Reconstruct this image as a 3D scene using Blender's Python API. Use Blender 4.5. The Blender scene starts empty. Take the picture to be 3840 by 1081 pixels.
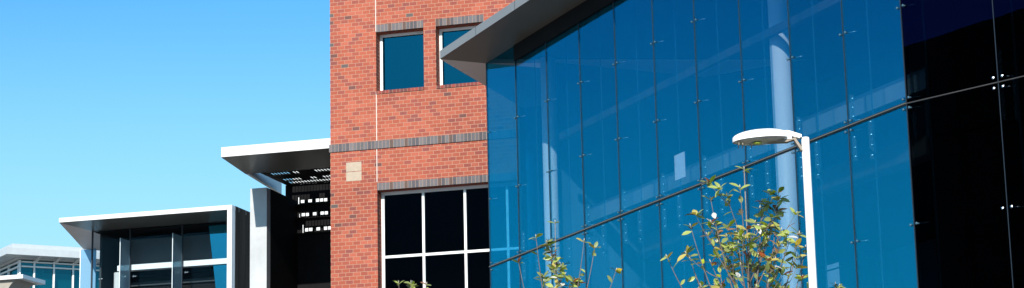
import bpy, bmesh, math, random
from mathutils import Vector, Matrix
R = math.radians
sc = bpy.context.scene
C = sc.collection
random.seed(7)

# ------------------------------------------------------------------ camera
F_PX, W_PX, H_PX = 7882.0, 3840.0, 1081.0
CAM_Z = 1.6
cam_rot = Matrix.Rotation(R(90 + 12.2), 3, 'X') @ Matrix.Rotation(R(-1.28), 3, 'Z')
cd = bpy.data.cameras.new('camera')
cam = bpy.data.objects.new('camera', cd); C.objects.link(cam)
cam.matrix_world = Matrix.Translation((0, 0, CAM_Z)) @ cam_rot.to_4x4()
cd.sensor_width = 36.0; cd.lens = 36.0 * F_PX / W_PX
cd.clip_start = 0.5; cd.clip_end = 20000
sc.camera = cam
ORG = Vector((0, 0, CAM_Z))
def ray(X, Y):
    return (cam_rot @ Vector(((X - W_PX / 2) / F_PX, -(Y - H_PX / 2) / F_PX, -1))).normalized()
def at_depth(X, Y, d):
    r = ray(X, Y); return ORG + r * (d / r.y)

# ------------------------------------------------------------------ materials
def nodes_of(m):
    m.use_nodes = True; nt = m.node_tree; nt.nodes.clear(); return nt
def N(nt, t, **kw):
    n = nt.nodes.new(t)
    for k, v in kw.items(): setattr(n, k, v)
    return n
def math_n(nt, op, a, b=None, clamp=False):
    n = N(nt, 'ShaderNodeMath', operation=op); n.use_clamp = clamp
    for i, v in enumerate((a, b)):
        if v is None: continue
        if isinstance(v, (int, float)): n.inputs[i].default_value = v
        else: nt.links.new(v, n.inputs[i])
    return n.outputs[0]
def mix_c(nt, f, a, b):
    n = N(nt, 'ShaderNodeMix', data_type='RGBA')
    for i, v in ((0, f), (6, a), (7, b)):
        if isinstance(v, (int, float)): n.inputs[i].default_value = v
        elif isinstance(v, tuple): n.inputs[i].default_value = (*v, 1)
        else: nt.links.new(v, n.inputs[i])
    return n.outputs[2]
def plain(name, col, rough=0.5, metal=0.0, var=0.12, scale=3.0, bump=0.0, streak=False, spec=0.5):
    m = bpy.data.materials.new(name); nt = nodes_of(m)
    out = N(nt, 'ShaderNodeOutputMaterial'); b = N(nt, 'ShaderNodeBsdfPrincipled')
    nt.links.new(b.outputs[0], out.inputs[0])
    tc = N(nt, 'ShaderNodeTexCoord'); mp = N(nt, 'ShaderNodeMapping')
    nt.links.new(tc.outputs['Object'], mp.inputs[0])
    if streak: mp.inputs['Scale'].default_value = (1, 1, 0.12)
    nz = N(nt, 'ShaderNodeTexNoise'); nz.inputs['Scale'].default_value = scale
    nz.inputs['Detail'].default_value = 6; nz.inputs['Roughness'].default_value = 0.65
    nt.links.new(mp.outputs[0], nz.inputs[0])
    lo = tuple(c * (1 - var) for c in col); hi = tuple(min(1, c * (1 + var)) for c in col)
    rp = N(nt, 'ShaderNodeMapRange'); rp.inputs[1].default_value = .3; rp.inputs[2].default_value = .7
    nt.links.new(nz.outputs[0], rp.inputs[0])
    nt.links.new(mix_c(nt, rp.outputs[0], lo, hi), b.inputs['Base Color'])
    b.inputs['Metallic'].default_value = metal
    b.inputs['Specular IOR Level'].default_value = spec
    nt.links.new(math_n(nt, 'ADD', math_n(nt, 'MULTIPLY', nz.outputs[0], .2), rough - .1, True), b.inputs['Roughness'])
    if bump:
        bp = N(nt, 'ShaderNodeBump'); bp.inputs['Strength'].default_value = bump; bp.inputs['Distance'].default_value = .01
        n2 = N(nt, 'ShaderNodeTexNoise'); n2.inputs['Scale'].default_value = scale * 12
        nt.links.new(tc.outputs['Object'], n2.inputs[0]); nt.links.new(n2.outputs[0], bp.inputs['Height'])
        nt.links.new(bp.outputs[0], b.inputs['Normal'])
    return m

def brick_mat(name, soldier=False, ramp=None, mortar=(.41, .225, .155)):
    m = bpy.data.materials.new(name); nt = nodes_of(m)
    out = N(nt, 'ShaderNodeOutputMaterial'); b = N(nt, 'ShaderNodeBsdfPrincipled'); nt.links.new(b.outputs[0], out.inputs[0])
    tc = N(nt, 'ShaderNodeTexCoord'); sp = N(nt, 'ShaderNodeSeparateXYZ'); nt.links.new(tc.outputs['Object'], sp.inputs[0])
    hx = math_n(nt, 'ADD', sp.outputs[0], sp.outputs[1])
    BW, BH, MO = .2032, .1016, .0125
    if soldier:
        u = math_n(nt, 'DIVIDE', hx, BH); col = math_n(nt, 'FLOOR', u); row = None
        fx = math_n(nt, 'MULTIPLY', math_n(nt, 'FRACT', u), BH)
        mask = math_n(nt, 'GREATER_THAN', math_n(nt, 'ABSOLUTE', math_n(nt, 'SUBTRACT', fx, BH / 2)), BH / 2 - MO / 2)
        rowv = 0.0
        ex = fx
    else:
        v = math_n(nt, 'DIVIDE', sp.outputs[2], BH); row = math_n(nt, 'FLOOR', v); rowv = row
        u = math_n(nt, 'ADD', math_n(nt, 'DIVIDE', hx, BW), math_n(nt, 'MULTIPLY', math_n(nt, 'MODULO', row, 2), .5))
        col = math_n(nt, 'FLOOR', u)
        fx = math_n(nt, 'MULTIPLY', math_n(nt, 'FRACT', u), BW); fz = math_n(nt, 'MULTIPLY', math_n(nt, 'FRACT', v), BH)
        mx = math_n(nt, 'GREATER_THAN', math_n(nt, 'ABSOLUTE', math_n(nt, 'SUBTRACT', fx, BW / 2)), BW / 2 - MO / 2)
        mz = math_n(nt, 'GREATER_THAN', math_n(nt, 'ABSOLUTE', math_n(nt, 'SUBTRACT', fz, BH / 2)), BH / 2 - MO / 2)
        mask = math_n(nt, 'MAXIMUM', mx, mz)
    cb = N(nt, 'ShaderNodeCombineXYZ'); nt.links.new(col, cb.inputs[0])
    if row is not None: nt.links.new(row, cb.inputs[1])
    wn = N(nt, 'ShaderNodeTexWhiteNoise', noise_dimensions='2D'); nt.links.new(cb.outputs[0], wn.inputs[0])
    cr = N(nt, 'ShaderNodeValToRGB'); cr.color_ramp.interpolation = 'CONSTANT'
    els = cr.color_ramp.elements
    for i, (p, c) in enumerate(ramp):
        e = els[i] if i < 2 else els.new(p)
        e.position = p; e.color = (*c, 1)
    nt.links.new(wn.outputs[0], cr.inputs[0])
    nz = N(nt, 'ShaderNodeTexNoise'); nz.inputs['Scale'].default_value = 26; nz.inputs['Detail'].default_value = 5
    nt.links.new(tc.outputs['Object'], nz.inputs[0])
    big = N(nt, 'ShaderNodeTexNoise'); big.inputs['Scale'].default_value = .35; big.inputs['Detail'].default_value = 3
    nt.links.new(tc.outputs['Object'], big.inputs[0])
    f = math_n(nt, 'ADD', math_n(nt, 'MULTIPLY', nz.outputs[0], .45), math_n(nt, 'MULTIPLY', big.outputs[0], .9))
    f = math_n(nt, 'ADD', f, .33)
    mul = N(nt, 'ShaderNodeMix', data_type='RGBA', blend_type='MULTIPLY'); mul.inputs[0].default_value = 1
    nt.links.new(cr.outputs[0], mul.inputs[6])
    cc = N(nt, 'ShaderNodeCombineColor')
    for i in range(3): nt.links.new(f, cc.inputs[i])
    nt.links.new(cc.outputs[0], mul.inputs[7])
    nt.links.new(mix_c(nt, mask, mul.outputs[2], mortar), b.inputs['Base Color'])
    b.inputs['Roughness'].default_value = .85; b.inputs['Specular IOR Level'].default_value = .25
    bp = N(nt, 'ShaderNodeBump'); bp.inputs['Strength'].default_value = .5; bp.inputs['Distance'].default_value = .008
    nt.links.new(math_n(nt, 'SUBTRACT', math_n(nt, 'MULTIPLY', nz.outputs[0], .5), mask), bp.inputs['Height'])
    nt.links.new(bp.outputs[0], b.inputs['Normal'])
    return m

def glass_mat(name, tint, refl, fac, rough=0.0, fres=1.0, wob=0.0, haze=0.0, haze_col=(.5, .7, .8)):
    """coated architectural glass: tinted see-through mixed with a coloured mirror coating"""
    m = bpy.data.materials.new(name); nt = nodes_of(m)
    out = N(nt, 'ShaderNodeOutputMaterial')
    t = N(nt, 'ShaderNodeBsdfTransparent'); t.inputs[0].default_value = (*tint, 1)
    g = N(nt, 'ShaderNodeBsdfGlossy'); g.inputs[0].default_value = (*refl, 1); g.inputs['Roughness'].default_value = rough
    lw = N(nt, 'ShaderNodeLayerWeight'); lw.inputs[0].default_value = .35
    if wob:
        tc = N(nt, 'ShaderNodeTexCoord'); nz = N(nt, 'ShaderNodeTexNoise'); nz.inputs['Scale'].default_value = .7
        nt.links.new(tc.outputs['Object'], nz.inputs[0])
        bp = N(nt, 'ShaderNodeBump'); bp.inputs['Strength'].default_value = wob; bp.inputs['Distance'].default_value = .02
        nt.links.new(nz.outputs[0], bp.inputs['Height']); nt.links.new(bp.outputs[0], g.inputs['Normal'])
    f = math_n(nt, 'ADD', math_n(nt, 'MULTIPLY', lw.outputs['Fresnel'], .35 * fres), fac, True)
    oi = N(nt, 'ShaderNodeObjectInfo'); f = math_n(nt, 'ADD', f, math_n(nt, 'MULTIPLY', math_n(nt, 'SUBTRACT', oi.outputs['Random'], .5), .05), True)
    mx = N(nt, 'ShaderNodeMixShader'); nt.links.new(f, mx.inputs[0]); nt.links.new(t.outputs[0], mx.inputs[1]); nt.links.new(g.outputs[0], mx.inputs[2])
    last = mx
    if haze:
        d = N(nt, 'ShaderNodeBsdfDiffuse'); d.inputs[0].default_value = (*haze_col, 1)
        m2 = N(nt, 'ShaderNodeMixShader'); m2.inputs[0].default_value = haze
        nt.links.new(mx.outputs[0], m2.inputs[1]); nt.links.new(d.outputs[0], m2.inputs[2]); last = m2
    nt.links.new(last.outputs[0], out.inputs[0])
    return m

RED = [(0, (.34, .086, .050)), (.22, (.31, .077, .046)), (.42, (.365, .098, .060)), (.62, (.285, .072, .047)), (.84, (.255, .068, .050)),
       (.95, (.215, .064, .052)), (.985, (.14, .06, .052)), (.993, (.11, .085, .08))]
GREY = [(0, (.105, .10, .105)), (.3, (.13, .12, .125)), (.55, (.085, .08, .088)), (.8, (.15, .135, .135)), (.93, (.11, .075, .065))]
M = {}
M['brick'] = brick_mat('red_brick', ramp=RED)
M['soldier'] = brick_mat('grey_brick', soldier=True, ramp=GREY, mortar=(.30, .21, .17))
M['rowlock'] = brick_mat('brown_brick', soldier=True, ramp=[(0, (.20, .05, .04)), (.5, (.28, .06, .045)), (.8, (.14, .05, .045))], mortar=(.3, .17, .13))
M['stone'] = plain('pale_stone', (.40, .32, .24), .8, var=.12, scale=8, bump=.3)
M['white'] = plain('white_paint', (.66, .66, .64), .4, var=.04, scale=1.2)
M['white_metal'] = plain('white_metal_panel', (.68, .68, .67), .35, var=.05, scale=.8, streak=True)
M['frame'] = plain('white_window_frame', (.82, .82, .80), .4, var=.04)
M['pale_panel'] = plain('pale_grey_panel', (.46, .50, .52), .5, var=.06)
M['joint'] = plain('pale_sealant', (.58, .52, .46), .8, var=.1, scale=14)
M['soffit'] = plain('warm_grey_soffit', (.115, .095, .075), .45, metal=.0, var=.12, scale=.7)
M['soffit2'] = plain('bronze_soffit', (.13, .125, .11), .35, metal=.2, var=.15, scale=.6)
M['soffit_bounce'] = plain('bounce_lit_soffit', (.72, .60, .54), .5, var=.06, scale=.6)  # paler, warmer soffit copy: bounced light put into its colour
M['soffit_grey'] = plain('silver_soffit', (.62, .62, .60), .5, var=.06, scale=.6)
M['fascia'] = plain('grey_metal_fascia', (.21, .21, .205), .4, var=.06, scale=.6)
M['bronze'] = plain('dark_bronze_panel', (.045, .04, .034), .8, metal=.0, var=.5, scale=.8, streak=True, spec=.05)
M['dark'] = plain('dark_interior', (.010, .010, .011), .9, var=.3, spec=.1)
M['bulk'] = plain('grey_bulkhead', (.065, .078, .085), .8, var=.15, scale=.6)
M['dim'] = plain('dim_interior', (.035, .045, .05), .8, var=.2, scale=.5)
M['black_stone'] = plain('black_stone', (.010, .010, .010), .75, var=.35, scale=5, spec=.12)
M['concrete'] = plain('concrete', (.44, .46, .47), .75, var=.12, scale=1.5, bump=.2)
M['roofing'] = plain('roof_membrane', (.35, .35, .34), .9)
M['seal'] = plain('black_seal', (.012, .02, .03), .5, var=.1)
M['rail'] = plain('anodised_joint', (.17, .15, .125), .4, metal=.3, var=.1)
M['steel'] = plain('polished_steel', (.55, .60, .63), .25, metal=1, var=.04)
M['bolt'] = plain('blue_grey_bolt', (.20, .42, .50), .3, metal=.4)
M['clamp'] = plain('dark_clamp', (.10, .19, .24), .3, metal=.6)
M['rail_dark'] = plain('dark_joint', (.045, .042, .04), .5)
M['column'] = plain('column_paint', (.86, .87, .88), .5, var=.03, scale=.6, streak=True)
M['lamp'] = plain('white_lamp_paint', (.86, .85, .82), .32, var=.03, scale=6)
M['lens'] = plain('lamp_lens', (.36, .34, .30), .12, var=.25, scale=9)
M['reflector'] = plain('lamp_bulb', (.35, .42, .06), .3, var=.2, scale=20)
M['bracket'] = plain('weathered_bracket', (.22, .18, .14), .5, metal=.3, var=.2, scale=14)
M['blue_glass'] = glass_mat('blue_coated_glass', (.86, .93, .96), (.010, .51, .79), .155, fres=.75, wob=.05)
M['return_glass'] = glass_mat('return_glass', (.30, .70, .85), (.02, .4, .6), .15)
M['black_glass'] = glass_mat('dark_coated_glass', (.40, .43, .46), (.02, .03, .15), .08, wob=.03)
M['window_glass'] = glass_mat('teal_window_glass', (.10, .17, .2), (.01, .19, .28), .42, wob=.05)
M['dark_window'] = glass_mat('dark_window_glass', (.35, .38, .40), (.02, .03, .05), .05, fres=.6)
M['pavilion_glass'] = glass_mat('smoked_glass', (.91, .95, .97), (.05, .10, .13), .02, fres=.6)
M['fin_glass'] = glass_mat('clear_fin_glass', (.86, .93, .95), (.2, .5, .6), .0, fres=.2)
M['fin_edge'] = glass_mat('fin_edge', (.62, .80, .86), (.3, .6, .7), .05, fres=.3, haze=.12, haze_col=(.1, .35, .45))
M['frosted'] = glass_mat('frosted_glass', (.45, .62, .70), (.25, .4, .45), .10, rough=.1, haze=.38, haze_col=(.55, .75, .85))
M['screen'] = glass_mat('pale_screen_glass', (.35, .6, .8), (.5, .7, .8), .1, rough=.1, haze=.55, haze_col=(.28, .52, .70))
M['teal_glass'] = glass_mat('far_teal_glass', (.40, .75, .80), (.04, .26, .34), .25, rough=.02)
M['teal_panel'] = plain('teal_blind', (.10, .48, .48), .6, var=.15, scale=.4)
M['sky_reflection'] = glass_mat('sky_reflection_mirror', (.05, .1, .15), (.04, .38, .52), .8)
M['bark'] = plain('grey_bark', (.22, .18, .15), .8, var=.3, scale=18)
M['twig'] = plain('dark_twig', (.16, .12, .10), .8, var=.3, scale=18)
M['bud'] = plain('pale_bud', (.42, .38, .30), .6)
def leaf_mat(name, top, under):
    m = bpy.data.materials.new(name); nt = nodes_of(m)
    out = N(nt, 'ShaderNodeOutputMaterial'); b = N(nt, 'ShaderNodeBsdfPrincipled')
    g = N(nt, 'ShaderNodeNewGeometry'); tc = N(nt, 'ShaderNodeTexCoord'); nz = N(nt, 'ShaderNodeTexNoise'); nz.inputs['Scale'].default_value = 9
    nt.links.new(tc.outputs['Object'], nz.inputs[0])
    c = mix_c(nt, nz.outputs[0], tuple(x * .65 for x in top), tuple(x * 1.3 for x in top))
    c = mix_c(nt, g.outputs['Backfacing'], c, under)
    nt.links.new(c, b.inputs['Base Color']); b.inputs['Roughness'].default_value = .38
    tr = N(nt, 'ShaderNodeBsdfTranslucent'); nt.links.new(c, tr.inputs[0])
    mx = N(nt, 'ShaderNodeMixShader'); mx.inputs[0].default_value = .3
    nt.links.new(b.outputs[0], mx.inputs[1]); nt.links.new(tr.outputs[0], mx.inputs[2]); nt.links.new(mx.outputs[0], out.inputs[0])
    return m
LEAF = [leaf_mat('leaf_green', (.22, .31, .025), (.26, .30, .10)), leaf_mat('leaf_lime', (.46, .54, .04), (.40, .46, .12)),
        leaf_mat('leaf_dark', (.035, .05, .015), (.12, .10, .06)), leaf_mat('leaf_silver', (.62, .62, .56), (.70, .68, .62)),
        leaf_mat('leaf_yellow', (.70, .48, .03), (.55, .45, .12)), leaf_mat('leaf_rust', (.55, .14, .05), (.35, .18, .10))]

# ------------------------------------------------------------------ mesh helpers
def quad(bm, pts, mi=0):
    f = bm.faces.new([bm.verts.new(p) for p in pts]); f.material_index = mi; return f
def box(bm, x0, x1, y0, y1, z0, z1, mi=0):
    v = [bm.verts.new((x, y, z)) for z in (z0, z1) for y in (y0, y1) for x in (x0, x1)]
    for idx in ((0, 2, 3, 1), (4, 5, 7, 6), (0, 1, 5, 4), (2, 6, 7, 3), (0, 4, 6, 2), (1, 3, 7, 5)):
        bm.faces.new([v[i] for i in idx]).material_index = mi
def prism(bm, poly, z0, z1, mi=0):
    """poly: list of (x, y) counter-clockwise; z0/z1 numbers or lists"""
    n = len(poly)
    a = z0 if isinstance(z0, (list, tuple)) else [z0] * n
    b = z1 if isinstance(z1, (list, tuple)) else [z1] * n
    lo = [bm.verts.new((p[0], p[1], a[i])) for i, p in enumerate(poly)]
    hi = [bm.verts.new((p[0], p[1], b[i])) for i, p in enumerate(poly)]
    bm.faces.new(lo[::-1]).material_index = mi; bm.faces.new(hi).material_index = mi
    for i in range(n):
        j = (i + 1) % n; bm.faces.new((lo[i], lo[j], hi[j], hi[i])).material_index = mi
def tube(bm, pts, rads, seg=8, mi=0, cap=True):
    rings = []
    for i, p in enumerate(pts):
        p = Vector(p)
        d = (Vector(pts[min(i + 1, len(pts) - 1)]) - Vector(pts[max(i - 1, 0)])).normalized()
        a = d.orthogonal().normalized() if i == 0 else (prev - d * prev.dot(d)).normalized()
        prev = a; b = d.cross(a)
        rings.append([bm.verts.new(p + (a * math.cos(t) + b * math.sin(t)) * rads[i]) for t in (2 * math.pi * k / seg for k in range(seg))])
    for r0, r1 in zip(rings, rings[1:]):
        for k in range(seg):
            f = bm.faces.new((r0[k], r0[(k + 1) % seg], r1[(k + 1) % seg], r1[k])); f.smooth = True; f.material_index = mi
    if cap:
        bm.faces.new(rings[0][::-1]).material_index = mi; bm.faces.new(rings[-1]).material_index = mi
def ball(bm, c, r, sy=1.0):
    bmesh.ops.create_icosphere(bm, subdivisions=1, radius=r, matrix=Matrix.Translation(c) @ Matrix.Diagonal((1, sy, 1, 1)))
def obj(name, bm, mats, parent=None, recalc=True, bevel=0):
    if recalc: bmesh.ops.recalc_face_normals(bm, faces=bm.faces)
    me = bpy.data.meshes.new(name); bm.to_mesh(me); bm.free()
    o = bpy.data.objects.new(name, me); C.objects.link(o)
    for m in (mats if isinstance(mats, (list, tuple)) else [mats]): me.materials.append(m)
    if parent: o.parent = parent
    if bevel:
        b = o.modifiers.new('bevel', 'BEVEL'); b.width = bevel; b.segments = 2; b.limit_method = 'ANGLE'
    return o
def tag(o, label, cat, group=None):
    o['label'] = label; o['category'] = cat
    if group: o['group'] = group
    return o
class Frame:
    """a building's own axes: x along its front (to the right), y going in, z up"""
    def __init__(s, p, beta):
        s.o = Vector((p.x, p.y, 0)); s.b = R(beta)
        s.u = Vector((math.cos(s.b), -math.sin(s.b), 0)); s.n = Vector((math.sin(s.b), math.cos(s.b), 0))
    def loc(s, w): d = w - s.o; return Vector((d.dot(s.u), d.dot(s.n), w.z))
    def _i(s, X, Y, nrm, val):
        r = ray(X, Y); t = (val - (ORG - s.o).dot(nrm)) / r.dot(nrm); return s.loc(ORG + r * t)
    def y(s, X, Y, y0=0.0): p = s._i(X, Y, s.n, y0); return p.x, p.z
    def x(s, X, Y, x0): p = s._i(X, Y, s.u, x0); return p.y, p.z
    def z(s, X, Y, z0):
        r = ray(X, Y); t = (z0 - CAM_Z) / r.z; p = s.loc(ORG + r * t); return p.x, p.y
    def root(s, name, label, cat, group=None):
        e = bpy.data.objects.new(name, None); C.objects.link(e)
        e.location = s.o; e.rotation_euler = (0, 0, -s.b); return tag(e, label, cat, group)
def wall(bm, x0, x1, z0, z1, y0, y1, holes):
    """a wall slab with rectangular openings (x0,x1,z0,z1) cut right through"""
    xs = sorted({x0, x1, *[h[0] for h in holes], *[h[1] for h in holes]}); zs = sorted({z0, z1, *[h[2] for h in holes], *[h[3] for h in holes]})
    xs = [x for x in xs if x0 <= x <= x1]; zs = [z for z in zs if z0 <= z <= z1]
    def solid(i, j):
        if i < 0 or j < 0 or i >= len(xs) - 1 or j >= len(zs) - 1: return False
        cx, cz = (xs[i] + xs[i + 1]) / 2, (zs[j] + zs[j + 1]) / 2
        return not any(h[0] < cx < h[1] and h[2] < cz < h[3] for h in holes)
    for i in range(len(xs) - 1):
        for j in range(len(zs) - 1):
            if not solid(i, j): continue
            a, b, c, d = xs[i], xs[i + 1], zs[j], zs[j + 1]
            quad(bm, [(a, y0, c), (b, y0, c), (b, y0, d), (a, y0, d)]); quad(bm, [(b, y1, c), (a, y1, c), (a, y1, d), (b, y1, d)])
            if not solid(i - 1, j): quad(bm, [(a, y1, c), (a, y0, c), (a, y0, d), (a, y1, d)])
            if not solid(i + 1, j): quad(bm, [(b, y0, c), (b, y1, c), (b, y1, d), (b, y0, d)])
            if not solid(i, j - 1): quad(bm, [(a, y1, c), (b, y1, c), (b, y0, c), (a, y0, c)])
            if not solid(i, j + 1): quad(bm, [(a, y0, d), (b, y0, d), (b, y1, d), (a, y1, d)])

# ------------------------------------------------------------------ ground
bm = bmesh.new(); quad(bm, [(-3000, -3000, 0), (3000, -3000, 0), (3000, 3000, 0), (-3000, 3000, 0)])
g = obj('ground', bm, plain('ground_paving', (.19, .18, .165), .9, var=.25, scale=.3)); g['kind'] = 'structure'

# ------------------------------------------------------------------ brick building
B = Frame(at_depth(1500, 540, 53.6), 15.8)
br = B.root('brick_building', 'tall red brick building with grey soldier courses and square windows', 'building')
bx0, _ = B.y(1239, 540); bx1 = B.y(1946, 560, 0)[0]
ztop = B.y(1500, 0)[1] + 3.2
jx = B.y(1413, 540)[0]
WD = .42
w1 = (jx, B.y(1589, 220)[0], B.y(1416, 342)[1], B.y(1413, 121)[1])
w2x = B.y(1635, 220)[0]; w2 = (w2x, w2x + (w1[1] - w1[0]), w1[2], w1[3])
lz1 = B.y(1420, 714)[1]
w3 = (jx, bx1 - .004, 5.6, lz1)
holes = [w1, w2, w3]
bm = bmesh.new()
wall(bm, bx0, bx1, 0, ztop, 0, WD, holes)
box(bm, bx0, bx0 + .3, WD, 11, 0, ztop)
box(bm, bx0, bx1, 11, 11.3, 0, ztop)
obj('wall', bm, M['brick'], br)
bm = bmesh.new(); box(bm, bx1 + .0, bx1 + .03, -.0, 11, 0, ztop); obj('end_wall', bm, M['dim'], br)
bm = bmesh.new(); box(bm, bx0 + .3, bx1, WD, 11, ztop - .4, ztop - .1); obj('roof', bm, M['roofing'], br)
bm = bmesh.new(); box(bm, bx0 - .03, bx1, -.02, .35, ztop, ztop + .12); obj('coping', bm, M['stone'], br)
# dark rooms
bm = bmesh.new()
zf = lz1 + .6
box(bm, bx0 + .32, bx1 - .02, 3.2, 3.3, 5.3, ztop - .5)
for z in (5.2, zf, ztop - .6): box(bm, bx0 + .32, bx1 - .02, WD + .01, 3.19, z, z + .12)
box(bm, bx0 + .32, bx0 + .4, WD + .01, 3.19, 5.33, ztop - .61)
obj('interior_wall', bm, M['dark'], br)
SH = B.y(1413, 94)[1] - w1[3]
def soldier(name, x0, x1, z0, z1, proud=.004):
    bm = bmesh.new(); box(bm, x0, x1, -proud, .05, z0, z1); return obj(name, bm, M['soldier'], br)
soldier('brick_lintel', w1[0], w1[1], w1[3], w1[3] + SH); soldier('brick_lintel', w2[0], w2[1], w1[3], w1[3] + SH)
soldier('brick_lintel', jx, bx1 + .002, lz1, lz1 + (B.y(1420, 687)[1] - lz1))
bz1 = B.y(1240, 544)[1]; bz0 = B.y(1240, 573)[1]
bm = bmesh.new(); box(bm, bx0 - .028, bx1 + .002, -.028, .1, bz0, bz1); obj('brick_band', bm, M['soldier'], br)
bm = bmesh.new()
for a, b in ((lz1 + .22, bz0 - .004), (bz1 + .004, w1[2] - .01), (w1[3] + .02, ztop)): box(bm, jx - .012, jx + .010, -.006, .04, a, b)
obj('control_joint', bm, M['joint'], br)
sx0, sz1 = B.y(1298, 611); sx1, sz0 = B.y(1356, 677)
bm = bmesh.new(); sm = (sz0 + sz1) / 2
box(bm, sx0, sx1, -.005, .05, sz0, sm - .006); box(bm, sx0, sx1, -.005, .05, sm + .006, sz1)
obj('stone_block', bm, M['stone'], br, bevel=.003)
def window(x0, x1, z0, z1, mull, trans, mat, fw, sill=True):
    yf = WD - .11
    bm = bmesh.new(); box(bm, x0 + .02, x1 - .02, yf + .035, yf + .05, z0 + .02, z1 - .02)
    w = obj('window', bm, mat, br)
    bm = bmesh.new()
    box(bm, x0, x0 + fw, yf, yf + .09, z0, z1); box(bm, x1 - fw, x1, yf, yf + .09, z0, z1)
    box(bm, x0 + fw, x1 - fw, yf, yf + .09, z0, z0 + fw * .7); box(bm, x0 + fw, x1 - fw, yf, yf + .09, z1 - fw, z1)
    for m in mull: box(bm, m - .034, m + .034, yf - .004, yf + .088, z0 + fw * .7, z1 - fw)
    for t in trans:
        xs = [x0 + fw] + [v for m in mull for v in (m - .034, m + .034)] + [x1 - fw]
        for a, b in zip(xs[::2], xs[1::2]): box(bm, a, b, yf, yf + .086, t - .034, t + .034)
    obj('window_frame', bm, M['frame'], w, bevel=.004)
    if sill:
        bm = bmesh.new(); box(bm, x0, x1, -.022, WD - .115, z0 - .085, z0 - .002); obj('window_sill', bm, M['rowlock'], w)
        # dark reveal course at the far side is part of the masonry
    return w
window(*w1, [], [], M['window_glass'], .075)
window(*w2, [], [], M['window_glass'], .075)
yf = WD - .11
m1 = B.y(1588, 850, yf)[0]; m2 = B.y(1745, 850, yf)[0]; m3 = m2 + (m2 - m1)
tz = B.y(1500, 964, yf)[1] + .02
tz2 = tz - 2.3
window(w3[0], w3[1], w3[2], w3[3], [m1, m2, m3], [tz, tz2], M['dark_window'], .085)

# ------------------------------------------------------------------ glass building
G = Frame(at_depth(1838, 1001, 44.0), 66.6)
gb = G.root('glass_building', 'building with blue and black frameless glass wall under a slanting grey roof edge', 'building')
zj = G.y(1838, 1001)[1]
zs = G.y(1820, 240)[1]
xe = G.y(3399, 382)[0]; NP = 10; PW = xe / NP
ze = zj - 4.3
K = Frame(G.o + G.u * xe, 48.1)
def k2g(x, y): w = K.o + K.u * x + K.n * y; p = G.loc(w); return p.x, p.y
kpx = [0.0]
k1 = K.y(3743, 303)[0]; KP = k1
def pane(x0, x1, z0, z1, mat, par, fr=None):
    bm = bmesh.new(); box(bm, x0, x1, 0, .012, z0, z1)
    if fr: bm.transform(fr)
    return obj('glass_pane', bm, mat, par)
# transform from K local to G local
ang = -(K.b - G.b); KT = Matrix.Translation((xe, 0, 0)) @ Matrix.Rotation(ang, 4, 'Z')
JG = .009
def clamp_at(x, z, par, fr=None, cross=True, left=True):
    for d in ((.075, -.075) if cross else (0,)):
        bm = bmesh.new()
        for sg in (-1, 1):
            if sg < 0 and not left: continue
            ball(bm, (x + sg * .075, -.012, z + d), .024, .6)
            tube(bm, [(x + sg * .075, -.014, z + d), (x + sg * .075, .06, z + d)], [.012, .012], 6)
        tube(bm, [(x - (.08 if left else -.02), .055, z + d), (x + .08, .055, z + d), (x + .19, .12, z + d)], [.012, .012, .01], 6)
        if fr: bm.transform(fr)
        obj('glass_clamp', bm, M['steel'] if fr else M['clamp'], par)
def fin(x, z0, z1, fr=None):
    bm = bmesh.new(); box(bm, x - .007, x + .007, .03, .44, z0, z1)
    if fr: bm.transform(fr)
    f = obj('glass_fin', bm, M['fin_glass'], gb)
    bm = bmesh.new(); box(bm, x - .011, x + .011, .442, .458, z0, z1)
    if fr: bm.transform(fr)
    obj('fin_edge', bm, M['fin_edge'], f)
    for yy, a, b, bolts in ((.1, .10, .50, (.16, .30, .44)), (.1, -.52, -.10, (-.16, -.32, -.46)), (.40, -.48, .14, (.10, -.10, -.26, -.42))):
        bm = bmesh.new(); box(bm, x - .016, x - .009, yy - .035, yy + .035, zj + a, zj + b)
        nf = len(bm.faces)
        for zz in bolts:
            ball(bm, (x - .012, yy, zj + zz), .013); ball(bm, (x + .004, yy, zj + zz), .013)
        bm.faces.ensure_lookup_table()
        for fc in bm.faces[nf:]: fc.material_index = 1
        if fr: bm.transform(fr)
        obj('bolt_plate', bm, [M['plate'], M['steel'] if fr else M['bolt']], f)
M['plate'] = glass_mat('clear_plate', (.75, .85, .88), (.5, .75, .85), .04, fres=.3, haze=.16, haze_col=(.35, .6, .68))
for i in range(NP):
    a, b = i * PW, (i + 1) * PW
    for z0, z1 in ((.1, ze), (ze, zj), (zj, zs + .35)):
        pane(a + JG, b - JG, z0 + .015, z1 - .015, M['blue_glass'], gb)
bm = bmesh.new(); box(bm, 0, .012, .03, 1.5, .1, zs); obj('return_glass', bm, M['return_glass'], gb)
for i in range(4):
    a, b = i * KP, (i + 1) * KP
    for z0, z1 in ((.1, ze), (ze, zj), (zj, zs + .35)):
        pane(a + JG, b - JG, z0 + .015, z1 - .015, M['black_glass'], gb, KT)
for i in range(NP + 1):
    bm = bmesh.new(); box(bm, i * PW - JG + .001, i * PW + JG - .001, -.006, .03, .1, zs + .34)
    obj('vertical_joint', bm, M['seal'], gb)
for i in range(1, 5):
    bm = bmesh.new(); box(bm, i * KP - .006, i * KP + .006, -.004, .03, .1, zs + .34); bm.transform(KT)
    obj('vertical_joint', bm, M['seal'], gb)
for z in (zj, ze):
    bm = bmesh.new(); box(bm, 0, xe, -.03, .02, z - .007, z + .007); obj('horizontal_joint', bm, M['rail'], gb)
    bm = bmesh.new(); box(bm, 0, xe, -.014, .018, z - .024, z + .024); obj('joint_seal', bm, M['seal'], gb)
    bm = bmesh.new(); box(bm, 0, 4 * KP, -.012, .02, z - .007, z + .007); bm.transform(KT); obj('horizontal_joint', bm, M['rail_dark'], gb)
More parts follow.
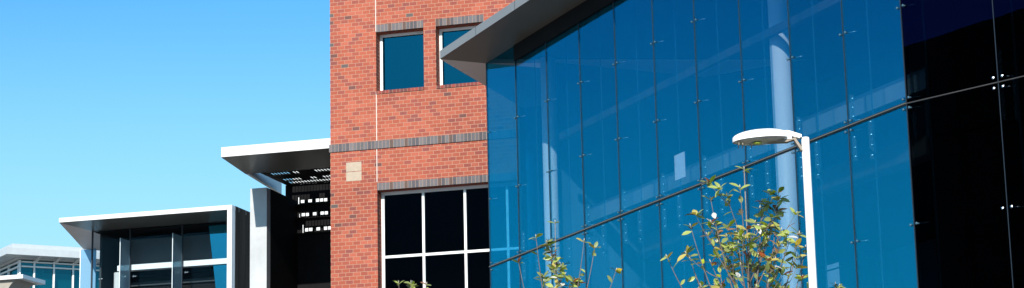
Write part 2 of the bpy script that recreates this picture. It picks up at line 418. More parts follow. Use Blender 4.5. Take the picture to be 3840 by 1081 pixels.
for i in range(NP + 1):
    for dz, cr in ((0, True), (1.45, False), (2.9, False), (-1.77, False), (-3.2, False)):
        clamp_at(i * PW, zj + dz, gb, None, cr, left=i > 0)
for i in range(1, 5):
    for dz, cr in ((0, True), (1.6, False), (-1.77, False)): clamp_at(i * KP, zj + dz, gb, KT, cr)
for i in range(1, NP): fin(i * PW, .1, zs)
for i in range(0, 4): fin(i * KP + (.06 if i == 0 else 0), .1, zs, KT)
# roof with a hipped soffit
zt = zs + .12; FH = .185
tx, ty = G.z(1650, 222, zt); 
oh = -ty
side = Vector((math.sin(R(20.5)), math.cos(R(20.5)), 0))
def g_of(w): p = G.loc(w); return (p.x, p.y)
Tw = G.o + G.u * tx + G.n * ty
Lp = g_of(Tw + side * 5.2)
half = ang / 2
mit = (xe + oh * math.tan(half), -oh)
kend = 4 * KP
ke_out = k2g(kend, -oh); ke_in = k2g(kend, 0); ke_back = k2g(kend, 9)
outline = [(tx, ty), mit, ke_out, ke_back, (4.0, 11.0), Lp]
bm = bmesh.new(); prism(bm, outline, zt + .002, zt + FH)
obj('roof_fascia', bm, M['fascia'], gb)
for k in range(1, 6):
    xs_ = tx + 2.05 * k
    bm = bmesh.new(); box(bm, xs_ - .006, xs_ + .006, -oh - .003, -oh + .01, zt + .004, zt + FH - .002); obj('fascia_seam', bm, M['seal'], gb)
bm = bmesh.new(); ins = [(tx + .4, ty + .4), (mit[0], mit[1] + .4), k2g(kend, -oh + .4), ke_back, (4.0, 10.8), (Lp[0] + .5, Lp[1])]
prism(bm, ins, zt + FH + .01, zt + FH + .05); obj('roof_covering', bm, M['roofing'], gb)
bm = bmesh.new()
quad(bm, [(tx, ty, zt), (mit[0], mit[1], zt), (xe, 0, zs), (0, 0, zs)])
quad(bm, [(mit[0], mit[1], zt), (*ke_out, zt), (*ke_in, zs), (xe, 0, zs)])
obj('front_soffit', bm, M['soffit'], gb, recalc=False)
bm = bmesh.new(); quad(bm, [(tx, ty, zt), (0, 0, zs), (2.5, 6.5, zs), (*Lp, zt)]); obj('side_soffit', bm, M['soffit_bounce'], gb, recalc=False)
# interior: end wall, back wall, ceiling, floors, round columns
bm = bmesh.new()
box(bm, .1, .25, 1.55, 8.2, .1, zs + .119)
prism(bm, [(.1, 8.2), (xe + 1.2, 8.2), (xe + 1.2, 8.4), (.1, 8.4)], .1, zs + .119)
obj('interior_wall', bm, M['interior'] if 'interior' in M else plain('interior_navy', (.03, .10, .15), .8, var=.75, scale=.3, streak=True), gb)
bm = bmesh.new(); box(bm, .26, xe - .1, .5, 8.15, ze - .6, ze - .2); box(bm, .26, xe + .4, 3.4, 8.15, zj + .25, zj + .75); obj('floor_slab', bm, M['dim'], gb)
bm = bmesh.new(); box(bm, PW + .0, xe - .0, -.03, -.0065, zs - .34, zs - .004); obj('soffit_reflection', bm, M['dark'], gb)  # black strip on the panes in place of the soffit's dark reflection
bm = bmesh.new(); prism(bm, [(.05, .06), (xe, .06), (xe + 1.3, 8.45), (.05, 8.45)], zs + .12, zs + .2)
obj('ceiling', bm, M['dim'], gb)
bm = bmesh.new(); 
box(bm, -.1, 4 * KP, .62, .72, .1, zs + .1); bm.transform(KT); obj('dark_partition', bm, M['dark'], gb)
bm = bmesh.new(); prism(bm, [(xe + .15, .75), (xe + .3, .7), (xe + 1.1, 8.1), (xe + .95, 8.1)], .1, zs + .1); obj('dark_partition', bm, M['dark'], gb)
for X, Y, wpx in ((2946, 600, 78), (2068, 800, 56)):
    cx, _ = G.y(X, Y, 1.25)
    w = G.o + G.u * cx + G.n * 1.25
    rad = wpx / 2 / F_PX * (w.y / math.cos(math.atan2(w.x, w.y))) 
    bm = bmesh.new(); tube(bm, [(cx, 1.25, .1), (cx, 1.25, zs + .1)], [rad, rad], 40); obj('column', bm, M['column'], gb)
bz = G.y(2500, 312, .95)[1]
bm = bmesh.new(); box(bm, 1.6, xe - .2, .95, 1.05, bz - .07, bz + .07); obj('ceiling_beam', bm, M['dim'], gb)
ba1 = G.y(3250, 345, 2.2)[1]; ba0 = G.y(3250, 420, 2.2)[1]
bm = bmesh.new(); box(bm, .3, xe + .2, 2.2, 2.26, ba0, ba1); obj('balustrade', bm, plain('pale_balustrade', (.16, .24, .28), .6, var=.2, scale=.5), gb)
# small white sign behind the glass, and slanting brace
px0, pz1 = G.y(2530, 585, .06); px1, pz0 = G.y(2571, 663, .06)
bm = bmesh.new(); box(bm, px0, px1, .05, .06, pz0, pz1); obj('white_notice', bm, M['column'], gb)
px0, pz1 = G.y(3101, 997, .5); px1, pz0 = G.y(3150, 1068, .5)
bm = bmesh.new(); box(bm, px0, px1, .49, .5, pz0, pz0 + (pz1 - pz0) * .72); box(bm, px0, px1, .49, .5, pz0 + (pz1 - pz0) * .8, pz1); obj('white_notice', bm, plain('pale_notice', (.25, .4, .5), .6), gb)

# ------------------------------------------------------------------ perforated canopy building
Cf = Frame(at_depth(829, 590, 62.0), 15.8)
cb = Cf.root('canopy_building', 'dark building under a white edged flat canopy beside the brick building', 'building')
zc = Cf.y(829, 590)[1]; zc1 = Cf.y(829, 553)[1]
cxr = (B.o + B.u * bx0); cxr = Cf.loc(cxr).x - .03          # touches the brick building's side
cxf = cxr
yb = Cf.loc(B.o).y                                           # brick front in this frame (negative)
SL = -.09                                                   # the left edge drifts left going back
hy, hz = Cf.x(930, 652, -.13); hx = hy * SL
fy = 2.9
fx0 = Cf.y(937, 900, fy)[0]; fx1 = Cf.y(1000, 900, fy)[0]; ftz = Cf.y(1000, 703, fy)[1]
fy2, _ = Cf.x(1115, 760, fx1)
sy = fy2
cyb = sy + .4
# solid front slab, left and rear beams, perforated middle
bm = bmesh.new()
prism(bm, [(0, 0), (cxf, 0), (cxf, hy), (hx, hy)], [zc, zc, hz, hz], zc1)
prism(bm, [(hx, hy), (hx + .1, hy), (cyb * SL + .1, cyb), (cyb * SL, cyb)], hz, zc1)
canopy = obj('canopy', bm, M['white_metal'], cb, bevel=.006)
bm = bmesh.new(); quad(bm, [(.0, .02, zc - .006), (hx, hy, hz - .006), (cxf, hy, hz - .006), (cxf, .02, zc - .006)]); obj('front_soffit', bm, M['soffit2'], canopy, recalc=False)
zc_t = hz + .2
# perforated trellis
bm = bmesh.new(); rnd = random.Random(5)
cw, cdp = .105, .50
hx += .1; nx = int((cxf - hx) / cw); ny = int((cyb - hy) / cdp)
rows = []
for j in range(ny):
    r = []; i = 0
    while i < nx:
        k = rnd.choice((1, 2, 2, 3)); 
        open_ = rnd.random() < .76
        r += [open_] * k; i += k
    rows.append(r[:nx])
for j in range(ny):
    y0, y1 = hy + j * cdp, hy + (j + 1) * cdp
    blocked = (j % 4 == 3)
    for i in range(nx):
        x0, x1 = hx + i * cw, hx + (i + 1) * cw
        if rows[j][i] and not blocked and i > 1:
            box(bm, x0, x1, y0, y0 + .12, zc_t + .0, zc_t + .03); box(bm, x0, x0 + .02, y0 + .12, y1, zc_t, zc_t + .03)
        else: box(bm, x0, x1, y0, y1, zc_t, zc_t + .03)
obj('perforated_panel', bm, M['black_stone'], canopy)
# fin wall
bm = bmesh.new(); prism(bm, [(fx0, fy), (fx1, fy), (fx1, fy + .3), (fx0, fy + .3)], 0, ftz); obj('fin_wall', bm, M['concrete'], cb, bevel=.01)
bm = bmesh.new(); box(bm, fx0 + .1, fx1 + .004, fy + .3, sy, 0, ftz - .003); obj('side_wall', bm, M['black_stone'], cb)
# dark screen with slots cut in the shape of sun spots
def S(X, Y): return 980 + X / 2.418, 600 + Y / 2.418
slots = []
for x0, x1, y0, y1 in [(330, 342, 338, 413), (354, 389, 360, 391), (421, 457, 355, 385), (490, 524, 348, 380), (528, 560, 346, 378), (564, 596, 344, 376),
                       (340, 348, 487, 523), (361, 394, 480, 511), (398, 430, 478, 509), (463, 498, 472, 503), (532, 565, 465, 497), (569, 602, 463, 495),
                       (370, 380, 587, 667), (392, 425, 616, 650), (429, 462, 613, 646), (495, 531, 608, 640), (563, 596, 602, 635), (600, 632, 599, 632)]:
    a = Cf.y(*S(x0, y1), sy); b = Cf.y(*S(x1, y0), sy); slots.append((a[0], b[0], a[1], b[1]))
sx0_ = Cf.y(1070, 720, sy)[0]
bm = bmesh.new(); wall(bm, sx0_, cxf, 0, zc_t - .003, sy + .01, sy + .05, slots); obj('sun_spot_screen', bm, M['dark'], cb)
bm = bmesh.new()
for s in slots[1:6] + slots[7:12] + slots[13:]:
    pass
for Y0, Y1 in ((402, 412), (524, 534), (666, 678)):
    z1 = Cf.y(*S(400, Y0), sy)[1]; z0 = Cf.y(*S(400, Y1), sy)[1]
    box(bm, sx0_ + .05, cxf - .02, sy - .12, sy + .005, z0, z1)
obj('screen_ledge', bm, M['black_stone'], cb)
# white wall added beyond the screen so its slots show as sun spots
wx0 = Cf.y(1098, 800, sy + 9)[0]; wzt = Cf.y(1100, 588, sy + 9)[1]
CWt = Frame(Cf.o + Cf.u * wx0 + Cf.n * (sy + 9), 15.8)
bm = bmesh.new(); box(bm, 0, 3.2, 0, .3, 0, wzt); 
cwr = CWt.root('added_white_wall', 'white wall added behind the dark screen so its slots show as sun spots', 'wall'); obj('wall', bm, M['white'], cwr)
bm = bmesh.new(); box(bm, -.03, 3.23, -.03, .33, wzt, wzt + .05); obj('coping', bm, M['concrete'], cwr)

# ------------------------------------------------------------------ glazed pavilion on the left
P = Frame(at_depth(870, 768, 75.0), 15.8)
pv = P.root('glazed_pavilion', 'glass fronted pavilion with white roof edge and projecting glass fins', 'building')
pz1 = P.y(870, 768)[1]; pz0 = P.y(221, 835)[1]
plx = P.y(221, 825)[0]; rec = 2.0
gx0 = P.y(346, 900, rec)[0]; pr0 = P.y(851, 900)[0]; pzg = pz0
pxr = 0.0
sd, _ = P.x(936, 800, pxr)
Tp = P.o + P.u * plx
sdir = Vector((math.sin(R(-3)), math.cos(R(-3)), 0)); q = P.loc(Tp + sdir * 6.0); q = (q.x, q.y)
bm = bmesh.new(); prism(bm, [(plx, 0), (pxr, 0), (pxr, sd), (pxr - .6, 6.5), (q[0] + .5, 6.5), q], pz0, pz1)
obj('roof', bm, M['white_metal'], pv, bevel=.01)
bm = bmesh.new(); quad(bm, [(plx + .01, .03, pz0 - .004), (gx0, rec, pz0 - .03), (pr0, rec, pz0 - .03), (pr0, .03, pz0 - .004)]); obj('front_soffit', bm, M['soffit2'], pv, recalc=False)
bm = bmesh.new(); quad(bm, [(plx + .01, .03, pz0 - .004), (q[0], q[1], pz0 - .004), (gx0 + .1, rec + 6, pz0 - .03), (gx0, rec, pz0 - .03)]); obj('side_soffit', bm, M['soffit_bounce'], pv, recalc=False)
bm = bmesh.new(); box(bm, pr0, pxr, .0, .3, 0, pz0 - .002); obj('post', bm, M['white_metal'], pv, bevel=.01)
bm = bmesh.new()
segs = [.31, sd * .4, sd * .8, sd + 1.2]
for a, b in zip(segs, segs[1:]): box(bm, pxr - .22, pxr + .004, a, b - .025, 0, pz1 + .004)
obj('side_panel', bm, M['bronze'], pv)
vx = [gx0, P.y(487, 950, rec)[0], P.y(682, 950, rec)[0], pr0]
for a, b in zip(vx, vx[1:]):
    bm = bmesh.new(); box(bm, a + .02, b - .02, rec, rec + .012, .1, pz0 - .04); obj('glass_pane', bm, M['pavilion_glass'], pv)
for v in vx[:3]:
    bm = bmesh.new(); box(bm, v - .025, v + .025, rec - .01, rec + .05, .1, pz0 - .032); obj('mullion', bm, M['seal'], pv)
for v, yy in ((vx[1], 905), (vx[2], 887)):
    zt_ = P.y(v and (487 if yy == 905 else 682), yy, rec)[1]
    bm = bmesh.new(); box(bm, v - .01, v + .01, rec - .80, rec - .012, .1, zt_); f = obj('glass_fin', bm, M['frosted'], pv)
    bm = bmesh.new(); box(bm, v - .014, v + .014, rec - .82, rec - .801, .1, zt_); obj('fin_edge', bm, plain('pale_fin_edge', (.6, .68, .7), .4), f)
for X, Y in ((373, 1047), (500, 1037), (695, 1022)):
    cx, cz = P.y(X, Y, rec - .03)
    bm = bmesh.new(); ball(bm, (cx, rec - .03, cz), .05, .7); ball(bm, (cx + .1, rec - .03, cz + .005), .03, .7); tube(bm, [(cx, rec - .02, cz), (cx + .12, rec - .02, cz)], [.02, .02], 6)
    obj('glass_clamp', bm, M['steel'], pv)
# inside the pavilion
bm = bmesh.new(); box(bm, gx0 + .05, pxr - .24, rec + .05, 6.4, pz0 - .07, pz0 - .05); obj('ceiling', bm, M['dark'], pv)
by = rec + .12
ba = P.y(440, 997, by); bb = P.y(440, 1017, by)
bm = bmesh.new(); box(bm, ba[0], pxr - .3, by, by + .35, bb[1], ba[1]); obj('beam', bm, M['column'], pv)
cx, cz = P.y(432, 1026, by + .3)
cx2 = P.y(468, 1026, by + .3)[0]
bm = bmesh.new(); tube(bm, [((cx + cx2) / 2, by + .25, 0), ((cx + cx2) / 2, by + .25, cz)], [(cx2 - cx) / 2] * 2, 24); obj('column', bm, M['soffit_grey'], pv)
bm = bmesh.new()
box(bm, gx0 + .05, pxr - .26, rec + 4, rec + 4.1, .1, pz0 - .1)
box(bm, gx0 + 1.0, pxr - .26, rec + .9, rec + 4, bb[1] - .5, bb[1] - .35)
box(bm, gx0 + .12, gx0 + .2, rec + .4, rec + 3.98, .1, pz0 - .1)
obj('interior_wall', bm, M['dim'], pv)
za = P.y(600, 893, rec + .62)[1]
bm = bmesh.new(); box(bm, ba[0] - .1, pxr - .27, rec + .6, rec + .66, ba[1] + .02, za); obj('bulkhead', bm, M['bulk'], pv)
bm = bmesh.new(); box(bm, gx0 + 1.1, pxr - .26, rec + 1.0, rec + 1.1, .1, bb[1] - .1); obj('dark_partition', bm, M['black_stone'], pv)
bm = bmesh.new()
a = P.y(781, 830, rec + .25); b = P.y(852, 822, rec + .25); c = P.y(852, 1090, rec + .25); d = P.y(810, 1090, rec + .25)
ins_ = [(a[0], a[1]), (pr0, b[1]), (pr0, c[1]), (d[0], d[1])]
v0 = [bm.verts.new((p[0], rec + .25, p[1])) for p in ins_]; v1 = [bm.verts.new((p[0], rec + .28, p[1])) for p in ins_]
bm.faces.new(v0[::-1]); bm.faces.new(v1)
for i in range(4): bm.faces.new((v0[i], v0[(i + 1) % 4], v1[(i + 1) % 4], v1[i]))
obj('sky_reflection', bm, M['sky_reflection'], pv)  # strip of sky reflection, shaped as a slanted panel behind the pane
# pale glass screen at the pavilion's left end
s0 = P.y(303, 937, q[1] + .05); s1 = P.y(360, 937, q[1] + .05)
SF = Frame(P.o + P.u * s0[0] + P.n * (q[1] + .05), 15.8)
sr = SF.root('glass_screen', 'pale blue glass screen wall at the left end of the glass fronted pavilion', 'screen')
bm = bmesh.new(); box(bm, 0, s1[0] - s0[0], 0, .04, .15, s0[1]); obj('glass_panel', bm, M['screen'], sr)
bm = bmesh.new(); box(bm, 0, s1[0] - s0[0], .045, .12, 0, .15); box(bm, -.03, -.001, 0, .04, 0, s0[1]); obj('screen_frame', bm, M['frame'], sr)

# ------------------------------------------------------------------ far building
D = 130.0
FF = Frame(at_depth(72, 1000, D), -28.3)
fb = FF.root('distant_building', 'distant white building with teal windows and bracketed roof edge, far left', 'building')
def fz(X, Y, y0=0): return FF.y(X, Y, y0)
zwt = fz(72, 975)[1]; ztr = fz(72, 998)[1]; zr0 = fz(72, 955, -1.2)[1]; zr1 = fz(72, 918, -.4)[1]
fxr = 9.5
bm = bmesh.new(); box(bm, .1, fxr, .1, .15, 0, zwt); wg = obj('window_wall', bm, M['teal_glass'], fb)
mx = [fz(X, 1000)[0] for X in (129, 203, 275)]; st = mx[1] - mx[0]
mx = [mx[0] - st + .25] + mx + [mx[-1] + st * k for k in range(1, 4)]
bm = bmesh.new()
for m in [0.05] + mx[1:]: box(bm, m - .05, m + .05, -.02, .1, 0, zwt)
for z in [zwt - .1, ztr] + [ztr - 2.55 * k for k in range(1, 5)]: box(bm, .14, fxr, .0, .099, z - .045, z + .045)
obj('window_frame', bm, M['frame'], wg)
bm = bmesh.new()
for k in range(5): box(bm, .2, fxr, .35, .4, ztr - 1.55 - 2.55 * k, ztr - .3 - 2.55 * k)
obj('window_blind', bm, M['teal_panel'], wg)
bm = bmesh.new(); box(bm, .2, fxr, 1.6, 1.7, 0, zwt); obj('interior_wall', bm, plain('navy_interior', (.03, .12, .17), .8), fb)
FL = Frame(FF.o, 58.0)                      # left wing's frame: x runs from its far end to the corner
def l2f(x, y): w = FL.o + FL.u * x + FL.n * y; p = FF.loc(w); return p.x, p.y
LA = 14.0
# parapet and roof edge: front run and left run meet at the corner
def run(pts_out, pts_in, z0, z1, name, mat, par):
    bm = bmesh.new(); prism(bm, pts_out + pts_in[::-1], z0, z1); return obj(name, bm, mat, par)
cor = lambda d: None
def corner(dist):                            # both faces pushed out by dist
    # lines y=-dist in FF and y=-dist in FL
    a = FF.loc(FL.o - FL.n * dist); b = FF.loc(FL.o + FL.u - FL.n * dist); dx, dy = b.x - a.x, b.y - a.y
    t = (-dist - a.y) / dy; return (a.x + dx * t, -dist)
co = corner(1.2); ci = corner(.25); cf_ = corner(.0)
lo_, li_ = l2f(-LA, -1.2), l2f(-LA, -.25)
rim = run([lo_, co, (fxr, -1.2)], [li_, ci, (fxr, -.25)], zr0, zr0 + .42, 'roof_edge', M['pale_panel'], fb)
cp, cq = corner(.7), corner(.2)
run([l2f(-LA, -.7), cp, (fxr, -.7)], [l2f(-LA, -.2), cq, (fxr, -.2)], zr0 + .425, zr1, 'parapet', M['pale_panel'], fb)
bm = bmesh.new(); prism(bm, [l2f(-LA, -.2), corner(.2), (fxr, -.2), (fxr, 8), l2f(-LA, 8)], zwt + .05, zwt + .35); obj('roof', bm, M['soffit_grey'], fb)
for m in mx[1:6]:
    bm = bmesh.new(); v = [(m + .0, -1.15, zr0 - .005), (m + .0, -.02, zr0 - .005), (m + .0, -.02, zwt - .05)]
    a = [bm.verts.new(p) for p in v]; b = [bm.verts.new((p[0] + .22, p[1], p[2])) for p in v]
    bm.faces.new(a); bm.faces.new(b[::-1])
    for i in range(3): bm.faces.new((a[i], a[(i + 1) % 3], b[(i + 1) % 3], b[i]))
    obj('roof_bracket', bm, M['soffit_grey'], fb)
bm = bmesh.new(); box(bm, -LA, -.1, .1, .15, 0, zwt)
bm.transform(Matrix.Rotation(-(FL.b - FF.b), 4, 'Z')); w2_ = obj('window_wall', bm, M['teal_glass'], fb)
bm = bmesh.new()
for k in range(0, 8): box(bm, -.2 - 1.9 * k - .06, -.2 - 1.9 * k + .06, -.02, .1, 0, zwt)
for z in (zwt - .1, ztr, ztr - 2.5): box(bm, -LA, -.1, .0, .099, z - .05, z + .05)
bm.transform(Matrix.Rotation(-(FL.b - FF.b), 4, 'Z')); obj('window_frame', bm, M['frame'], w2_)
bm = bmesh.new(); box(bm, -LA, -.3, 1.6, 1.7, 0, zwt); bm.transform(Matrix.Rotation(-(FL.b - FF.b), 4, 'Z')); obj('interior_wall', bm, M['teal_panel'], fb)
# small concrete entrance canopy in front of it
EF = Frame(at_depth(86, 1030, 112.0), 15.8)
er = EF.root('entrance_canopy', 'small white flat canopy on a curved support, bottom left corner', 'canopy')
e1 = EF.y(86, 1029)[1]; e0 = EF.y(86, 1044)[1]
bm = bmesh.new(); box(bm, -4, 0, 0, 2.5, e0, e1); box(bm, -4, .0, -.02, -.001, e1 - .06, e1 - .02); obj('slab', bm, M['white_metal'], er, bevel=.02)
bm = bmesh.new()
prof = []
for k in range(9):
    t = k / 8 * math.pi / 2
    prof.append((-.35 - .75 * math.sin(t), e0 - .002 - .95 * (1 - math.cos(t))))
prof += [(-1.1, 0), (-2.4, 0), (-2.4, e0 - .002)]
a = [bm.verts.new((x, .25, z)) for x, z in prof]; b = [bm.verts.new((x, 2.2, z)) for x, z in prof]
bm.faces.new(a); bm.faces.new(b[::-1])
for i in range(len(prof)):
    j = (i + 1) % len(prof); bm.faces.new((a[i], a[j], b[j], b[i]))
obj('support', bm, plain('brown_support', (.30, .27, .23), .7), er)

# ------------------------------------------------------------------ unseen dark block, added for the dark glass to mirror
OW = Vector((-92, 20, 0)); OF = Frame(OW, -140)
orr = OF.root('added_mirror_block', 'unseen dark block added for the black glass wall to mirror', 'building')
bm = bmesh.new(); hol = []
for r_ in range(5):
    for c_ in range(3): hol.append((-7.6 + c_ * 5.4, -4 + c_ * 5.4, 1.6 + r_ * 4, 3.8 + r_ * 4))
oh_ = 34.8
wall(bm, -9, 9, 0, oh_, 0, .4, hol); obj('wall', bm, M['dark'], orr)  # wall of the added mirror block
bm = bmesh.new(); box(bm, -9, 9, .45, 14, 0, oh_ - .2); obj('added_block_core', bm, M['dark'], orr)

# ------------------------------------------------------------------ street lamp
LD = 22.0
LF = Frame(at_depth(3045, 1000, LD), 4.0)
lr = LF.root('street_lamp', 'white street lamp with flat oval head in front of blue glass', 'street lamp')
ltop = LF.y(3020, 516)[1]
pr = 15.5 / F_PX * LD
bm = bmesh.new(); tube(bm, [(0, 0, 0), (0, 0, ltop - .01), (0, 0, ltop)], [pr * 1.12, pr, pr * .9], 32); obj('pole', bm, M['lamp'], lr)
bm = bmesh.new(); tube(bm, [(0, 0, 0), (0, 0, .03)], [.16, .16], 24); obj('base_plate', bm, M['lamp'], lr)
S_ = LD / F_PX
hc = (2742 - 3020) * S_          # tip x
# oval head: section heights from left tip to the right
Lh = .60; x_l = hc; x_r = hc + Lh; zb = ltop - (521 - 516) * S_; zrim = .055
bm = bmesh.new(); NX, NA = 28, 14
def hw(t): return .20 * (1 - abs(2 * t - 1) ** 2.3) ** .55 if 0 < t < 1 else .0
def zt_h(t): return .052 + .075 * math.sin(math.pi * min(1, t * .94 + .04)) ** .8
zc_ = ltop + (516 - 521) * S_
def zlow(t): return -.03 + .03 * t
rows = []
for i in range(NX + 1):
    t = .5 - .5 * math.cos(math.pi * i / NX)
    w = max(hw(t), .004); zz = zlow(t) + .015
    edge = min(1, 4 * t * (1 - t)) ** .5
    r = [(x_l + t * Lh, -w, zc_ + zz), (x_l + t * Lh, -w, zc_ + zz + .04)]
    for k in range(1, NA):
        a = math.pi * k / NA; r.append((x_l + t * Lh, -w * math.cos(a) , zc_ + zz + .04 + .072 * edge * math.sin(a) ** .75))
    r += [(x_l + t * Lh, w, zc_ + zz + .04), (x_l + t * Lh, w, zc_ + zz)]
    rows.append([bm.verts.new(p) for p in r])
for a, b in zip(rows, rows[1:]):
    for k in range(len(a) - 1):
        f = bm.faces.new((a[k], a[k + 1], b[k + 1], b[k])); f.smooth = True
bm.faces.new(rows[0]); bm.faces.new(rows[-1][::-1])
head = obj('lamp_head', bm, M['lamp'], lr)
bm = bmesh.new(); rows = []
for i in range(NX + 1):
    t = .5 - .5 * math.cos(math.pi * i / NX); w = max(hw(t) * .94, .002); edge = min(1, 4 * t * (1 - t)) ** .5
    x = x_l + .015 + t * (Lh - .03)
    rows.append([bm.verts.new((x, w * s, zc_ + zlow(t) + .018 - .045 * edge * (1 - s * s) ** .5)) for s in (-1, -.85, -.5, 0, .5, .85, 1)])
for a, b in zip(rows, rows[1:]):
    for k in range(6):
        f = bm.faces.new((a[k], a[k + 1], b[k + 1], b[k])); f.smooth = True
lens = obj('lens', bm, M['lens'], head)
bm = bmesh.new(); bmesh.ops.create_icosphere(bm, subdivisions=2, radius=1, matrix=Matrix.Translation((x_l + .26, -.08, zc_ - .048)) @ Matrix.Diagonal((.05, .045, .016, 1)))
obj('bulb', bm, M['reflector'], head)
bm = bmesh.new()
for xx in (x_l + .06, x_l + .10, x_l + .2): box(bm, xx, xx + .008, -.10, .10, zc_ - .060, zc_ - .035)
obj('lens_rib', bm, M['bracket'], head)
# bracket: upper arm and lower strut leaving a triangular opening
bm = bmesh.new()
def strut(bm, pts, w):
    a = [bm.verts.new((x, -w, z)) for x, z in pts]; b = [bm.verts.new((x, w, z)) for x, z in pts]
    bm.faces.new(a); bm.faces.new(b[::-1])
    for i in range(len(pts)):
        j = (i + 1) % len(pts); bm.faces.new((a[i], a[j], b[j], b[i]))
xa = x_r - .10; zq = zc_ + .0
strut(bm, [(xa - .02, zq + .0), (xa + .13, zq - .005), (xa + .13, zq + .025), (-.06, zq + .0), (-.055, zq + .012), (-pr + .004, zq + .01), (-pr + .004, zq + .04), (xa + .10, zq + .09), (xa - .04, zq + .092)], .052)
obj('arm', bm, M['lamp'], lr, bevel=.003)
bm = bmesh.new()
strut(bm, [(xa - .16, zq - .035), (xa + .08, zq - .035), (xa + .15, zq - .012), (-pr - .01, zq - .135), (-pr + .003, zq - .130), (-pr + .003, zq - .105), (xa + .17, zq + .012), (xa + .10, zq - .006), (xa - .06, zq - .004)], .045)
obj('strut', bm, M['bracket'], lr, bevel=.002)

# ------------------------------------------------------------------ young trees
def leaf(bm, p, d, up, L, w, mi, curl=.15):
    d = d.normalized(); s = d.cross(up)
    if s.length < .1: s = d.orthogonal()
    s.normalize(); n = s.cross(d)
    prof = [(0, .0), (.22, .62), (.5, 1.0), (.78, .72), (1.0, 0)]
    mid = [bm.verts.new(p + d * (L * t) + n * (-curl * L * t * t)) for t, _ in prof]
    for sg in (1, -1):
        e = [bm.verts.new(p + d * (L * t) + s * (sg * w * q_) + n * (-curl * L * t * t + .22 * w * q_)) for t, q_ in prof[1:-1]]
        seq = [mid[0]] + e + [mid[4]]
        for k in range(4):
            f = [mid[k], mid[k + 1], seq[k + 1], seq[k]] if 0 < k < 3 else ([mid[0], mid[1], seq[1]] if k == 0 else [mid[3], mid[4], seq[3]])
            if sg < 0: f = f[::-1]
            try: fc = bm.faces.new(f); fc.material_index = mi; fc.smooth = True
            except ValueError: pass
def pick(rnd):
    return rnd.choices(range(6), (.35, .36, .09, .04, .08, .08))[0]
def tree(X, depth, Ytop, label, seed, nbr, spread, leader, rad=.035, extra=(), leafL=.10, low=.35, dens=1.0):
    rnd = random.Random(seed)
    w = at_depth(X, 1000, depth); fr = Frame(w, 0)
    root = fr.root('young_tree', label, 'tree', 'young trees in front of the buildings')
    H = fr.y(X, Ytop)[1]
    tb = bmesh.new(); bb_ = bmesh.new(); lb = bmesh.new()
    zl = H - leader
    pts = []; ph = rnd.random() * 6
    for k in range(15):
        t = k / 14; z = H * t; pts.append(Vector((.03 * math.sin(ph + 3 * t) * (1 - t * .5), .03 * math.cos(ph + 4 * t) * t, z)))
    off = pts[-1].x; 
    for p_ in pts: p_.x -= off * (p_.z / H)
    tube(tb, pts, [rad * (1 - .88 * (k / 14)) for k in range(15)], 8)
    def trunk(z):
        t = max(0, min(.999, z / H)) * 14; i = int(t); return pts[i].lerp(pts[i + 1], t - i)
    def leaves(path, n0, tipn):
        m = len(path) - 1
        for k in range(n0):
            t = .3 + .7 * rnd.random(); i = min(m - 1, int(t * m)); p = path[i].lerp(path[i + 1], t * m - i)
            d = Vector((rnd.uniform(-1, 1), rnd.uniform(-1, 1), rnd.uniform(-.5, 1.0)))
            L = leafL * rnd.uniform(.6, 1.1)
            leaf(lb, p, d, Vector((rnd.uniform(-.6, .6), rnd.uniform(-1, .3), rnd.uniform(-.3, 1))), L, L * .225, pick(rnd))
        tip = path[-1]; ax = (path[-1] - path[-2]).normalized()
        for k in range(tipn):
            a = 2 * math.pi * k / tipn + rnd.random(); o = ax.orthogonal().normalized(); o2 = ax.cross(o)
            d = (o * math.cos(a) + o2 * math.sin(a)) * 1.0 + ax * rnd.uniform(-.1, .9)
            L = leafL * rnd.uniform(.7, 1.15)
            leaf(lb, tip - ax * .02 * rnd.random(), d, Vector((rnd.uniform(-.5, .5), rnd.uniform(-.9, .3), 1)), L, L * .23, pick(rnd))
        tube(bb_, [tip, tip + ax * .022, tip + ax * .04], [.0045, .007, .0015], 5, mi=1)
    def branch(p0, az, el, L, r, depth_):
        p = p0.copy(); path = [p.copy()]; e = el; n = 6
        a = az
        for k in range(n):
            e += (R(88) - e) * .10 * rnd.uniform(.2, 1.5); a += rnd.uniform(-.22, .22)
            p = p + Vector((math.cos(a) * math.cos(e), math.sin(a) * math.cos(e), math.sin(e))) * (L / n); path.append(p.copy())
        tube(bb_, path, [r * (1 - .72 * k / n) for k in range(n + 1)], 5)
        if depth_ > 0:
            for k in range(rnd.choice((2, 3, 3))):
                i = rnd.randint(2, n - 1)
                branch(path[i], a + rnd.uniform(-1.2, 1.2), R(rnd.uniform(25, 70)), L * rnd.uniform(.3, .5), r * .55, depth_ - 1)
        leaves(path, int((4 if depth_ else 2) * dens + rnd.random()), rnd.choice((3, 4, 5)))
    for k in range(nbr):
        t = k / (nbr - 1); z = zl * (low + (1 - low) * t) if k < nbr - 1 else zl
        prof = math.sin(math.pi * min(1, (1 - t) * .62 + .10)) 
        L = spread * (.35 + .8 * prof) * rnd.uniform(.75, 1.15)
        branch(trunk(z), k * 2.4 + rnd.uniform(-.4, .4), R(rnd.uniform(28, 52) + 15 * t), L, rad * (.42 - .2 * t), 1)
    for (Xe, Ye, z0) in extra:            # long upright shoots
        xe_, ze_ = fr.y(Xe, Ye); p0 = trunk(z0); pm = Vector(((xe_ - p0.x) * .7 + p0.x, rnd.uniform(-.1, .1), (ze_ + z0) / 2)); pe = Vector((xe_, 0, ze_))
        path = [p0.lerp(pm, s).lerp(pm.lerp(pe, s), s) for s in [i / 8 for i in range(9)]]
        tube(bb_, path, [.011 - .001 * i for i in range(9)], 5); leaves(path, int(5 * dens), 3)
    leaves([trunk(H - .03), trunk(H - .015), trunk(H * .9995)], 0, 3)
    obj('trunk', tb, M['bark'], root); obj('branches', bb_, [M['twig'], M['bud']], root)
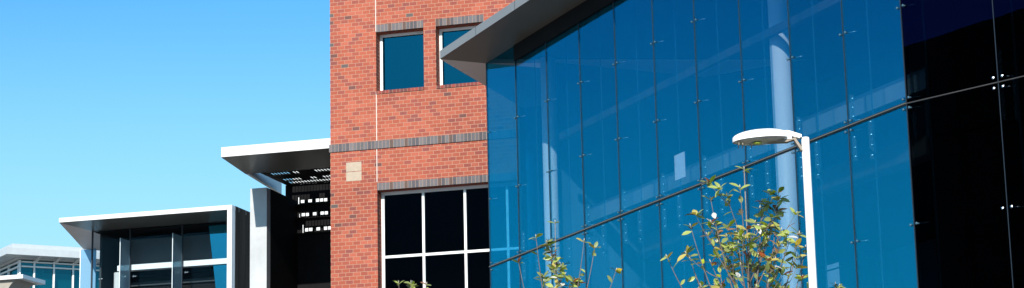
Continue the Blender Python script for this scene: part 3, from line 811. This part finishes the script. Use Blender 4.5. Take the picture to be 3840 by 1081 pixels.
    o = obj('foliage', lb, LEAF, root, recalc=False)
    return root
tree(2808, 23.0, 632, 'sparse young tree with tallest crown beside the white street lamp', 3, 56, 1.15, .98, .036,
     extra=((2665, 748, 4.2), (2919, 722, 4.0), (2775, 704, 4.5), (2857, 756, 4.4), (2502, 965, 3.8), (2991, 878, 3.9), (2590, 850, 3.9), (3020, 930, 3.7)), dens=1.2, leafL=.128)
tree(2086, 26.0, 832, 'sparse young tree with slender shoots below the left blue glass panes', 11, 34, .62, .75, .03,
     extra=((2190, 905, 4.3), (2010, 890, 4.3), (2310, 1015, 4.2), (1945, 985, 4.0), (2230, 930, 4.2)), leafL=.125, dens=1.1)
tree(1540, 27.0, 1060, 'low tree top just showing below the white framed dark window', 21, 12, .2, .12, .025,
     extra=((1495, 1062, 4.0), (1600, 1068, 4.0)), leafL=.09)
tree(3130, 24.0, 1066, 'low dark leaved tree tip just right of the street lamp pole', 34, 9, .16, .12, .018, leafL=.08, dens=.5)

# ------------------------------------------------------------------ light
SUN_AZ, SUN_EL = -166.0, 30.0
d = Vector((math.sin(R(SUN_AZ)) * math.cos(R(SUN_EL)), math.cos(R(SUN_AZ)) * math.cos(R(SUN_EL)), math.sin(R(SUN_EL))))
sl = bpy.data.lights.new('sun', 'SUN'); sl.energy = 4.6; sl.angle = R(.5); sl.color = (1, .93, .84)
so = bpy.data.objects.new('sun', sl); C.objects.link(so); so.rotation_euler = d.to_track_quat('Z', 'Y').to_euler()
w = bpy.data.worlds.new('World'); sc.world = w; w.use_nodes = True; nt = w.node_tree; nt.nodes.clear()
out = N(nt, 'ShaderNodeOutputWorld'); bg = N(nt, 'ShaderNodeBackground'); bg.inputs[1].default_value = .13
sk = N(nt, 'ShaderNodeTexSky', sky_type='NISHITA'); sk.sun_disc = False; sk.sun_elevation = R(SUN_EL); sk.sun_rotation = R(SUN_AZ)
sk.air_density = 1.0; sk.dust_density = .6; sk.ozone_density = 1.5
hs = N(nt, 'ShaderNodeHueSaturation'); hs.inputs['Saturation'].default_value = 1.15
nt.links.new(sk.outputs[0], hs.inputs['Color'])
mul = N(nt, 'ShaderNodeMix', data_type='RGBA', blend_type='MULTIPLY'); mul.inputs[0].default_value = 1; mul.inputs[7].default_value = (.39, .84, 1.0, 1)
nt.links.new(hs.outputs[0], mul.inputs[6])
tc = N(nt, 'ShaderNodeTexCoord'); sx = N(nt, 'ShaderNodeSeparateXYZ'); nt.links.new(tc.outputs['Generated'], sx.inputs[0])
mr = N(nt, 'ShaderNodeMapRange', interpolation_type='SMOOTHSTEP'); mr.inputs[1].default_value = .30; mr.inputs[2].default_value = .10
nt.links.new(sx.outputs[2], mr.inputs[0])
nt.links.new(mix_c(nt, mr.outputs[0], mul.outputs[2], (2.6, 4.7, 6.0)), bg.inputs[0]); nt.links.new(bg.outputs[0], out.inputs[0])
sc.view_settings.view_transform = 'Standard'; sc.view_settings.look = 'None'; sc.view_settings.exposure = .5; sc.view_settings.gamma = 1
sc.render.engine = 'CYCLES'
sc.cycles.max_bounces = 10; sc.cycles.transparent_max_bounces = 24; sc.cycles.glossy_bounces = 5
